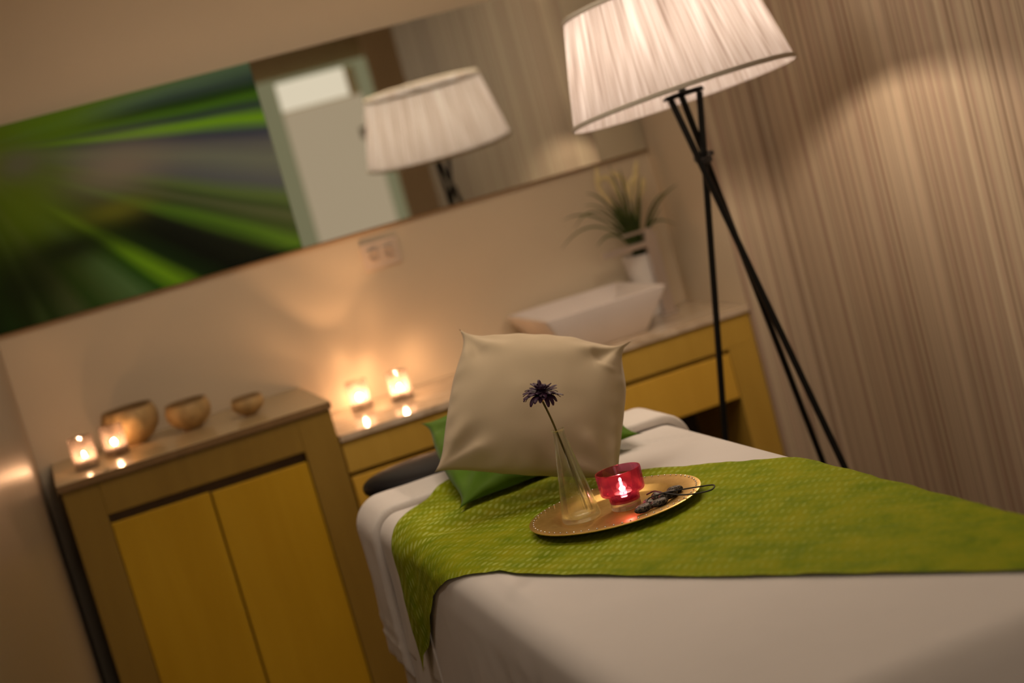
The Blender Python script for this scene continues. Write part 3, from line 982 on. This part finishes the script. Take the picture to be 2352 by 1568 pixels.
# insert extra directions at corners by blending normals
base = []
n = len(loop)
corner_idx = {0: ((-1, 0), (0, -1)), NU: ((0, -1), (1, 0)), NU + NV: ((1, 0), (0, 1)), 2 * NU + NV: ((0, 1), (-1, 0))}
pts = []
for idx, (v, nn) in enumerate(loop):
    if idx in corner_idx:
        a, b = corner_idx[idx]
        for k in range(9):
            t = PI / 2 * k / 8
            pts.append((v, (a[0] * math.cos(t) + b[0] * math.sin(t), a[1] * math.cos(t) + b[1] * math.sin(t)), True))
    else:
        pts.append((v, nn, False))
rows = [[p[0] for p in pts]]
steps = [(-0.0, 0.0)]
ARC = 7
HEM = 0.46
for k in range(1, ARC + 1):
    t = PI / 2 * k / ARC
    steps.append((RF * math.sin(t), -RF * (1 - math.cos(t))))
DN = 20
for k in range(1, DN + 1):
    steps.append((RF + 0.004, -RF - HEM * k / DN))
per = []
s = 0
for idx in range(len(pts)):
    if idx:
        s += (pts[idx][0].co - pts[idx - 1][0].co).length + (0.01 if pts[idx][2] else 0)
    per.append(s)
for k, (o_, dz) in enumerate(steps[1:], 1):
    row = []
    for idx, (v, nn, cr) in enumerate(pts):
        dn = max(0, -dz - RF) / HEM
        ss = per[idx]
        rip = dn * (0.016 * nz(ss * 7.0, 0.3, dn * 0.6) + 0.008 * nz(ss * 19.0, 3.3, dn * 0.8)) + 0.012 * dn
        cs = 1.0
        x = v.co.x + nn[0] * (o_ + rip)
        y = v.co.y + nn[1] * (o_ + rip)
        # diagonal tension folds on the near-left side just behind the head corner
        hem = 1.0
        if nn[0] < -0.5:
            hem = 0.90 + 0.10 * sm(-1.80, -2.05, y)
            dd = math.exp(-((y + 2.55 + dn * 0.6) / 0.30) ** 2)
            x -= dn * 0.010 * dd * math.sin((y + dn * 0.5) * 46)
        row.append(bm.verts.new((x, y, BZ + 0.003 + (dz if dz > -RF else -RF + (dz + RF) * hem))))
    rows.append(row)
for a, b in zip(rows, rows[1:]):
    m_ = len(a)
    for i in range(m_):
        q = [a[i], a[(i + 1) % m_], b[(i + 1) % m_], b[i]]
        uq = []
        for v in q:
            if v not in uq:
                uq.append(v)
        if len(uq) >= 3:
            try:
                bm.faces.new(uq)
            except ValueError:
                pass
sh = link('bed_sheet', bm, M['sheet'], solid=0, angle=80)
tag(sh, 'white cotton sheet spread over the massage table and falling over its sides', 'sheet')

# drape helper: unfolded x,y -> 3D over the table, lifted by off
def drape(x, y, off, rip=0.0):
    r_ = RF + off
    xl, xr = BXL + RF, BXR - RF
    if x < xl or x > xr:
        s_ = -1 if x < xl else 1
        e = xl if x < xl else xr
        d = abs(x - e)
        q = PI / 2 * r_
        if d < q:
            t = d / r_
            return Vector((e + s_ * r_ * math.sin(t), y, BZ + 0.003 - RF + r_ * math.cos(t) * 1.0))
        dd = d - q
        return Vector((e + s_ * (r_ + rip * min(1, dd / 0.1) + 0.030 * dd), y, BZ + 0.003 - RF - dd))
    return Vector((x, y, sheet_top(x, y) + off))

# folded towel across the head end
tw = empty('folded_towel', (-1.07, -1.60, 0.80), 'white folded towel across the head end of the table, hanging down at the left', 'towel')
def towel_layer(name, ya, yb, xh_l, xh_r, off, thick, seed, tilt=0.0, border=False):
    # ya = head side, yb = foot side; closed thick loop section swept along unfolded x
    bm = bmesh.new()
    nx = 96
    sec = []
    m_ = 7
    ny = 12
    for k in range(ny + 1):
        sec.append((k / ny, 1))
    for k in range(1, m_):
        a = PI * k / m_
        sec.append((1 + 0.5 * thick / abs(yb - ya) * math.sin(a) * 1.0, math.cos(a)))
    for k in range(ny, -1, -1):
        sec.append((k / ny, -1))
    for k in range(1, m_):
        a = PI * k / m_
        sec.append((-0.5 * thick / abs(yb - ya) * math.sin(a), -math.cos(a)))
    rings = []
    for i in range(nx + 1):
        x = xh_l + (xh_r - xh_l) * i / nx
        hang = max(0.0, (BXL + RF) - x)
        hangr = max(0.0, x - (BXR - RF))
        ring = []
        for (sv, sd) in sec:
            y = ya + (yb - ya) * sv - tilt * hang * (1 if sv < 2 else 0) + 0.004 * nz(x * 6, seed)
            o_ = off + thick * 0.5 + sd * thick * 0.5 * (1 + 0.10 * nz(x * 14, sv * 4, seed))
            if border and 0.30 < hang < 0.36:
                o_ += 0.0022 * math.sin(hang * 340) * sd
            p = drape(x, y, o_, 0.010 * nz(y * 16, hang * 3, seed))
            ring.append(bm.verts.new(p - Vector((-1.07, -1.60, 0.80))))
        rings.append(ring)
    for a, b in zip(rings, rings[1:]):
        for k in range(len(a)):
            bm.faces.new((a[k], a[(k + 1) % len(a)], b[(k + 1) % len(b)], b[k]))
    bm.faces.new(rings[0]); bm.faces.new(rings[-1][::-1])
    return link(name, bm, M['towel'], tw, angle=70)
towel_layer('rear_fold', -1.425, -1.585, BXL + RF - 0.385, BXR + 0.08, 0.001, 0.022, 3.0, 0.02, True)
towel_layer('front_fold', -1.560, -1.860, BXL + RF - 0.330, -0.96, 0.001, 0.006, 8.0, 0.10, False)

# green runner laid diagonally
RB = Vector((-1.235, -1.545)); RA = Vector((-1.715, -1.795))
FAR = [RB, Vector((-0.949, -1.943)), Vector((-0.871, -2.057)), Vector((-0.726, -2.285)), Vector((-0.50, -2.63)), Vector((-0.28, -2.98))]
NEAR = [RA, Vector((-1.50, -2.02)), Vector((-1.374, -2.306)), Vector((-1.158, -2.71)), Vector((-0.998, -2.966)), Vector((-0.70, -3.45))]
LEFT = [RB, Vector((-1.34, -1.635)), Vector((-1.43, -1.731)), Vector((-1.55, -1.775)), RA]
def poly_at(pts, t):
    L = [0]
    for a, b in zip(pts, pts[1:]):
        L.append(L[-1] + (b - a).length)
    d = t * L[-1]
    for i in range(len(pts) - 1):
        if d <= L[i + 1] + 1e-9:
            return pts[i].lerp(pts[i + 1], (d - L[i]) / (L[i + 1] - L[i]))
    return pts[-1]
def smooth_poly(pts):
    c = bez([(p.x, p.y, 0) for p in pts], 10)
    return [Vector((p.x, p.y)) for p in c]
FAR, NEAR, LEFT = smooth_poly(FAR), smooth_poly(NEAR), smooth_poly(LEFT)
def run_xy(s, t):
    f, n_, l = poly_at(FAR, s), poly_at(NEAR, s), poly_at(LEFT, t)
    return f.lerp(n_, t) + (l - RB.lerp(RA, t)) * (1 - s) ** 4
def run_fn(s, t):
    p = run_xy(s, t)
    lift = 0.0
    # the runner rides over the towel folds at the head end
    if p.y > -1.90:
        lift = 0.0095 * sm(-1.895, -1.845, p.y) + 0.014 * sm(-1.615, -1.575, p.y)
    w = 0.0022 * nz(p.x * 16, p.y * 16, 2.0) + 0.0010 * nz(p.x * 45, p.y * 45, 5.0)
    q = (p.x * 0.55 - p.y * 0.83)
    w += 0.0012 * math.sin((p.x * 0.83 + p.y * 0.55) * 70 + 3 * nz(p.x * 4, p.y * 4)) * sm(-0.2, 0.5, nz(p.x * 5, p.y * 5, 9))
    return drape(p.x, p.y, 0.0045 + lift + w + 0.0015, 0.006)
bm = bmesh.new()
grid(bm, 190, 110, run_fn, lambda s, t: (s * 1.75, t * 0.56))
ru = link('table_runner', bm, M['runner'], angle=180)
tag(ru, 'green patterned runner laid diagonally across the white sheet, its corner hanging at the left', 'table runner')

# ------------------------------------------------------------------ cushions
def cushion(name, label, mat, BL, BR, TL, TR, th, seed, wr=0.5, side=1, corner=0.10, ears=(1, 1, 1, 1)):
    BL, BR, TL, TR = map(Vector, (BL, BR, TL, TR))
    c = (BL + BR + TL + TR) / 4
    nrm = (BR - BL).cross(TL - BL).normalized()
    bm = bmesh.new()
    N = 64
    def pos(u, v, sd):
        # u,v in -1..1 ; edges bow inwards, corners stay pointed
        wq = ears[(1 if u > 0 else 0) + (2 if v > 0 else 0)]
        wq = 1 + (wq - 1) * min(1, abs(u) * abs(v) * 2.2)
        eu = 1 - wq * corner * abs(v) ** 3 * (1 - v * v) / 0.186 - 0.034 * (1 - v * v)
        ev = 1 - wq * corner * abs(u) ** 3 * (1 - u * u) / 0.186 - 0.034 * (1 - u * u)
        uu, vv = u * eu, v * ev
        p = BL * ((1 - uu) * (1 - vv) / 4) + BR * ((1 + uu) * (1 - vv) / 4) + TL * ((1 - uu) * (1 + vv) / 4) + TR * ((1 + uu) * (1 + vv) / 4)
        e = max(0.0, (1 - u * u)) ** 0.55 * max(0.0, (1 - v * v)) ** 0.55
        h = th * e
        r_ = max(abs(u), abs(v))
        # creases radiating from corners and pulling along the seams
        for (cu, cv) in ((1, 1), (-1, 1), (1, -1), (-1, -1)):
            d = math.hypot(u - cu, v - cv)
            a = math.atan2(v - cv, u - cu)
            h += wr * 0.0085 * math.sin(a * 8 + seed + cu * 2 + cv) * math.exp(-((d - 0.40) / 0.24) ** 2) * min(1, e * 2.0)
            h += wr * 0.003 * math.exp(-((d - 0.46 - 0.08 * math.sin(a * 3 + seed)) / 0.05) ** 2) * min(1, e * 2.0) * (1 if cu > 0 and cv > 0 else 0.25)
        h += wr * 0.006 * nz(u * 2.6 + seed, v * 2.6, sd) * e
        h += wr * 0.003 * math.sin((u if abs(v) > abs(u) else v) * 20 + seed) * math.exp(-((1 - r_) / 0.10) ** 2) * min(1, e * 3)
        q = p + nrm * h * sd
        # the underside settles on the linen below
        fl_ = 0.8115 + 0.009 * sm(-1.885, -1.845, q.y) + 0.0065 * sm(-1.615, -1.575, q.y)
        if q.z < fl_ + 0.012:
            q.z = fl_ + 0.012 * math.exp((q.z - fl_ - 0.012) / 0.012)
        return q - c
    top = [[bm.verts.new(pos(-1 + 2 * i / N, -1 + 2 * j / N, 1)) for j in range(N + 1)] for i in range(N + 1)]
    bot = [[(top[i][j] if i in (0, N) or j in (0, N) else bm.verts.new(pos(-1 + 2 * i / N, -1 + 2 * j / N, -1))) for j in range(N + 1)] for i in range(N + 1)]
    for i in range(N):
        for j in range(N):
            bm.faces.new((top[i][j], top[i + 1][j], top[i + 1][j + 1], top[i][j + 1]))
            bm.faces.new((bot[i][j], bot[i][j + 1], bot[i + 1][j + 1], bot[i + 1][j]))
    o = link(name, bm, mat, angle=180)
    o.location = c
    return tag(o, label, 'cushion')
cushion('throw_cushion', 'cream cotton cushion leaning upright in front of the green cushion', M['cream'],
        (-1.336, -1.872, 0.917), (-1.016, -2.012, 0.812), (-1.180, -1.745, 1.159), (-0.863, -1.872, 1.048), 0.080, 1.3, 1.0, corner=0.070, ears=(0.5, 0.3, 1.0, 1.55))
cushion('throw_cushion', 'bright green cushion lying flat behind the cream cushion', M['green_plush'],
        (-1.305, -1.850, 0.824), (-0.850, -1.735, 0.826), (-1.230, -1.345, 0.930), (-0.850, -1.330, 0.912), 0.055, 4.1, 0.8, corner=0.06)

# ------------------------------------------------------------------ tray and what stands on it
TX, TY, TZ = -1.098, -2.203, 0.8085
ty = empty('round_tray', (TX, TY, TZ), 'round brass tray with a beaded rim on the green runner', 'tray')
bm = bmesh.new()
prof = [(0.0, 0.0), (0.100, 0.0), (0.106, 0.0015), (0.118, 0.0085), (0.122, 0.0100), (0.158, 0.0130), (0.1605, 0.0136), (0.1605, 0.0150), (0.158, 0.0156), (0.122, 0.0122), (0.116, 0.0110), (0.104, 0.0036), (0.099, 0.0022), (0.0, 0.0022)]
rr = lathe(bm, prof[1:-1], 128)
cap(bm, rr[0], True); cap(bm, rr[-1])
link('dish', bm, M['gold'], ty, angle=60)
bm = bmesh.new()
for i in range(64):
    a = 2 * PI * i / 64 + 0.02
    bmesh.ops.create_icosphere(bm, subdivisions=2, radius=0.0017, matrix=Matrix.Translation((0.1525 * math.cos(a), 0.1525 * math.sin(a), 0.0160)))
link('rim_beading', bm, M['bead'], ty)

VX, VY = -1.158, -2.180
va = empty('bud_vase', (VX, VY, 0.8110), 'clear conical glass bud vase on the brass tray', 'vase')
bm = bmesh.new()
out_p = [(0.034, 0.0), (0.0365, 0.003), (0.036, 0.010), (0.0325, 0.030), (0.024, 0.080), (0.0165, 0.125), (0.0108, 0.160), (0.0112, 0.1680), (0.0125, 0.1715)]
in_p = [(0.0112, 0.1712), (0.0097, 0.1670), (0.0094, 0.160), (0.0150, 0.125), (0.0224, 0.080), (0.0308, 0.030), (0.0338, 0.012), (0.030, 0.0075)]
rr = lathe(bm, out_p + in_p, 56)
cap(bm, rr[0], True); cap(bm, rr[-1])
link('glass_body', bm, M['clear_glass'], va, angle=60)

fl = empty('flower', (-1.172, -2.180, 1.045), 'dark purple daisy-like flower standing in the glass vase', 'flower')
def rel(p):
    return Vector(p) - Vector((-1.172, -2.180, 1.045))
bm = bmesh.new()
tube(bm, [rel(q) for q in bez([(-1.143, -2.176, 0.822), (-1.151, -2.178, 0.900), (-1.1605, -2.180, 0.975), (-1.1655, -2.180, 1.010), (-1.1715, -2.180, 1.040)], 10)], 0.0019, 9)
link('stem', bm, M['stem'], fl)
bm = bmesh.new()
rr = lathe(bm, [(0.0018, -0.006), (0.004, -0.002), (0.0062, 0.003), (0.0065, 0.006)], 14)
cap(bm, rr[0], True); cap(bm, rr[-1])
link('calyx', bm, M['calyx'], fl)
hd = bpy.data.objects.new('tmp', None)
bm = bmesh.new()
tiltm = Matrix.Rotation(math.radians(10), 4, 'Y') @ Matrix.Rotation(math.radians(9), 4, 'X')
def petal(az, L, el0, el1, w, z0):
    prev = None
    p = Vector((0.004, 0, z0))
    n_ = 8
    rot = Matrix.Rotation(az, 4, 'Z')
    for k in range(n_ + 1):
        t = k / n_
        el = el0 + (el1 - el0) * t
        ww = w * ((0.35 + 0.65 * t / 0.6) if t < 0.6 else math.sqrt(max(0.0, 1 - ((t - 0.6) / 0.42) ** 2))) * 0.72 + 0.0003
        fwd = Vector((math.cos(el), 0, math.sin(el)))
        up = Vector((-math.sin(el), 0, math.cos(el)))
        row = [tiltm @ (rot @ (p + Vector((0, -ww, 0)) + up * 0.0009)), tiltm @ (rot @ p), tiltm @ (rot @ (p + Vector((0, ww, 0)) + up * 0.0009))]
        row = [bm.verts.new(q) for q in row]
        if prev:
            bm.faces.new((prev[0], prev[1], row[1], row[0]))
            bm.faces.new((prev[1], prev[2], row[2], row[1]))
        prev = row
        p = p + fwd * (L / n_)
rng = random.Random(3)
for i in range(22):
    petal(2 * PI * i / 22 + rng.uniform(-.1, .1), rng.uniform(0.030, 0.037), rng.uniform(0.25, 0.5), rng.uniform(-1.6, -0.4), 0.0058, 0.005)
for i in range(20):
    petal(2 * PI * i / 20 + rng.uniform(-.1, .1), rng.uniform(0.026, 0.033), rng.uniform(0.5, 0.8), rng.uniform(-0.9, 0.1), 0.0056, 0.008)
for i in range(16):
    petal(2 * PI * i / 16 + rng.uniform(-.1, .1), rng.uniform(0.018, 0.025), rng.uniform(0.9, 1.2), rng.uniform(-0.3, 0.6), 0.0048, 0.011)
for i in range(12):
    petal(2 * PI * i / 12 + rng.uniform(-.1, .1), rng.uniform(0.010, 0.016), rng.uniform(1.2, 1.5), rng.uniform(0.8, 1.5), 0.0036, 0.013)
link('petals', bm, M['petal'], fl, solid=0.0004)
bm = bmesh.new()
bmesh.ops.create_icosphere(bm, subdivisions=3, radius=0.009, matrix=Matrix.Translation((0, 0, 0.012)) @ Matrix.Scale(0.7, 4, (0, 0, 1)))
link('flower_centre', bm, M['petal'], fl)

HX, HY = -1.078, -2.208
ho = empty('candle_holder', (HX, HY, 0.8110), 'stepped pink glass candle holder with a clear base, on the brass tray', 'candle holder')
bm = bmesh.new()
rr = lathe(bm, [(0.0265, 0.0), (0.028, 0.0015), (0.028, 0.0130), (0.0275, 0.0135)], 48)
cap(bm, rr[0], True); cap(bm, rr[-1])
o = link('clear_base', bm, M['thick_clear'], ho)
o['label'] = 'clear glass base'
bm = bmesh.new()
op = [(0.0275, 0.0138), (0.028, 0.015), (0.0285, 0.026), (0.032, 0.028), (0.0395, 0.0300), (0.0412, 0.0325), (0.0425, 0.069), (0.0420, 0.0715)]
ip = [(0.0400, 0.0718), (0.0388, 0.0690), (0.0378, 0.0345), (0.0355, 0.0320), (0.0300, 0.0310), (0.0255, 0.0290), (0.0245, 0.018), (0.0225, 0.0165)]
rr = lathe(bm, op + ip, 64)
cap(bm, rr[0], True); cap(bm, rr[-1])
o = link('pink_cup', bm, M['pink_glass'], ho, angle=50)
o['label'] = 'pink glass cup'
tea_light((HX, HY, 0.8280), 'lit tea light inside the pink glass holder', None, 0.92, 'flame_pink')
light('tea_light_glow', 'POINT', (HX, HY, 0.8525), 0.22, (1.0, 0.55, 0.30), 0.004)

# pendants and cord
pend = [((-1.083, -2.312), 0.0190, 0.0110, 0.0075, 0.35, 8), ((-1.050, -2.308), 0.0180, 0.0105, 0.007, 0.2, 4), ((-1.058, -2.275), 0.0175, 0.0115, 0.0085, 1.2, 20),
        ((-1.022, -2.283), 0.0190, 0.0120, 0.008, 0.0, -6), ((-1.030, -2.248), 0.0165, 0.0115, 0.009, 0.9, 14), ((-1.000, -2.262), 0.0150, 0.0100, 0.0075, -0.4, 0)]
pl_lab = ['engraved dark oval pendant lying nearest the rim of the tray', 'engraved dark oval pendant at the near side of the pile, below the cord', 'dark rounded pendant standing closest to the pink candle holder',
          'dark oval pendant under the middle of the black cord', 'reddish lit pendant at the back of the pile', 'dark oval pendant lying farthest right in the pile']
for (xy, a, b, c, rz, tl_), lb in zip(pend, pl_lab):
    bm = bmesh.new()
    bmesh.ops.create_icosphere(bm, subdivisions=4, radius=1.0)
    for v in bm.verts:
        k = 1 + 0.06 * nz(v.co.x * 2 + xy[0] * 50, v.co.y * 2, v.co.z * 2)
        v.co = Vector((v.co.x * a * k, v.co.y * b * k, v.co.z * c))
        if v.co.z > c * 0.75:
            v.co.z = c * 0.75 + (v.co.z - c * 0.75) * 0.3
    o = link('pendant', bm, M['pendant'])
    rd = math.hypot(xy[0] - TX, xy[1] - TY)
    zb = TZ + (0.0024 if rd < 0.104 else (0.0108 if rd < 0.118 else 0.0132))
    o.location = (xy[0], xy[1], zb + c * 0.98 + (0.002 if tl_ > 10 else 0))
    o.rotation_euler = (math.radians(tl_), 0, rz)
    tag(o, lb, 'pendant', 'pendants on the tray')
bm = bmesh.new()
tube(bm, bez([(-1.072, -2.298, 0.8290), (-1.058, -2.285, 0.8335), (-1.030, -2.290, 0.8345), (-1.000, -2.296, 0.8315), (-0.974, -2.302, 0.8285), (-0.950, -2.318, 0.8270),
              (-0.952, -2.332, 0.8262), (-0.966, -2.345, 0.8262), (-0.990, -2.340, 0.8275), (-1.015, -2.318, 0.8300), (-1.032, -2.285, 0.8345), (-1.036, -2.255, 0.8345), (-1.046, -2.238, 0.8290)], 12), 0.0014, 8)
o = link('leather_string', bm, M['cord'])
tag(o, 'thin black leather string looping from the pendants over the tray rim', 'string')

# ------------------------------------------------------------------ floor lamp
LX, LY = -0.352, -1.225
lp = empty('floor_lamp', (LX, LY, 0), 'tripod floor lamp with black crossed legs and a pleated white shade', 'lamp')
def lrel(p):
    return Vector(p) - Vector((LX, LY, 0))
cross = Vector((-0.346, -1.23, 1.322))
feet = [Vector((-0.205, -1.522, 0.006)), Vector((-0.071, -0.992, 0.006)), Vector((-0.579, -1.190, 0.006))]
offs = [Vector((-0.016, -0.010, 0)), Vector((0.011, 0.012, 0)), Vector((0.002, -0.004, 0))]
for f_, of in zip(feet, offs):
    d = (cross + of - f_)
    top = f_ + d * ((1.480 - f_.z) / d.z)
    bm = bmesh.new()
    tube(bm, [lrel(f_), lrel(f_ + d * 0.5), lrel(cross + of), lrel(top)], 0.0082, 12)
    link('leg', bm, M['black_metal'], lp)
bm = bmesh.new()
for k, ph in enumerate((0, 0.5)):
    ringp = []
    for i in range(25):
        a = 2 * PI * i / 24
        ringp.append(lrel(cross) + Vector((0.0185 * math.cos(a), 0.0200 * math.sin(a), 0.008 * math.sin(a + ph) - 0.004 + k * 0.008)))
    tube(bm, ringp, 0.0042, 8, caps=False)
bmesh.ops.create_icosphere(bm, subdivisions=2, radius=0.007, matrix=Matrix.Translation(lrel(cross) + Vector((0.022, -0.006, 0.006))))
link('binding_cord', bm, M['cord'], lp)
# shade group tilts a little towards the bed
hub = Vector((-0.352, -1.225, 1.482))
TM = Matrix.Translation(lrel(hub)) @ Matrix.Rotation(math.radians(-5.6), 4, 'X') @ Matrix.Rotation(math.radians(-1.6), 4, 'Y')
def shade_bm():
    bm = bmesh.new()
    uvl = bm.loops.layers.uv.new('UVMap')
    SEG, NVV = 540, 14
    rs = random.Random(5)
    ph = [rs.uniform(0, 6.28) for _ in range(6)]
    vs = []
    for j in range(NVV + 1):
        t = j / NVV
        row = []
        for i in range(SEG):
            a = 2 * PI * i / SEG
            r0 = 0.281 + (0.224 - 0.281) * t
            w = 0.0014 * math.sin(135 * a + 1.5 * math.sin(7 * a + ph[0])) + 0.0008 * math.sin(61 * a + ph[1] + 2.0 * t)
            w *= 0.6 + 0.6 * math.sin(PI * t)
            row.append(bm.verts.new(((r0 + w) * math.cos(a), (r0 + w) * math.sin(a), -0.0035 + 0.2555 * t)))
        vs.append(row)
    for j in range(NVV):
        for i in range(SEG):
            f = bm.faces.new((vs[j][i], vs[j][(i + 1) % SEG], vs[j + 1][(i + 1) % SEG], vs[j + 1][i]))
            for l, (ii, jj) in zip(f.loops, ((i, j), (i + 1, j), (i + 1, j + 1), (i, j + 1))):
                l[uvl].uv = (ii / SEG, jj / NVV)
    return bm
bm = shade_bm()
bm.transform(TM)
o = link('lamp_shade', bm, M['shade'], lp, angle=180)
o['label'] = 'pleated white fabric shade'
for (rr_, zz) in ((0.2825, 0.0), (0.2255, 0.252)):
    bm = bmesh.new()
    lathe(bm, [(rr_ - 0.0003, zz - 0.003), (rr_ + 0.0022, zz - 0.004), (rr_ + 0.0036, zz - 0.001), (rr_ + 0.0024, zz + 0.0005), (rr_ + 0.0034, zz + 0.004), (rr_ + 0.0020, zz + 0.008), (rr_ - 0.0003, zz + 0.008)], 128, closed=True)
    bm.transform(TM)
    link('shade_trim', bm, M['trim'], lp, angle=50)
bm = bmesh.new()
box(bm, -0.052, 0.052, -0.010, 0.010, -0.003, 0.003)
rr = lathe(bm, [(0.050, 0.003), (0.050, 0.006)], 40)
cap(bm, rr[0], True); cap(bm, rr[1])
tube(bm, [(0, 0, 0.005), (0, 0, 0.075)], 0.010, 12)
for k in range(3):
    a = 2 * PI * k / 3 + 0.4
    tube(bm, [(0.0, 0.0, 0.245), (0.224 * math.cos(a), 0.224 * math.sin(a), 0.248)], 0.0018, 6)
tube(bm, [(0.012, 0.012, 0.07), (0.012, 0.012, 0.245)], 0.0018, 6)
bm.transform(TM)
link('lamp_holder', bm, M['black_metal'], lp)
bm = bmesh.new()
rr = lathe(bm, [(0.012, 0.076), (0.013, 0.084), (0.022, 0.104), (0.027, 0.122), (0.025, 0.138), (0.014, 0.150), (0.003, 0.154)], 24)
cap(bm, rr[0], True); cap(bm, rr[-1])
bm.transform(TM)
link('bulb', bm, M['bulb'], lp)
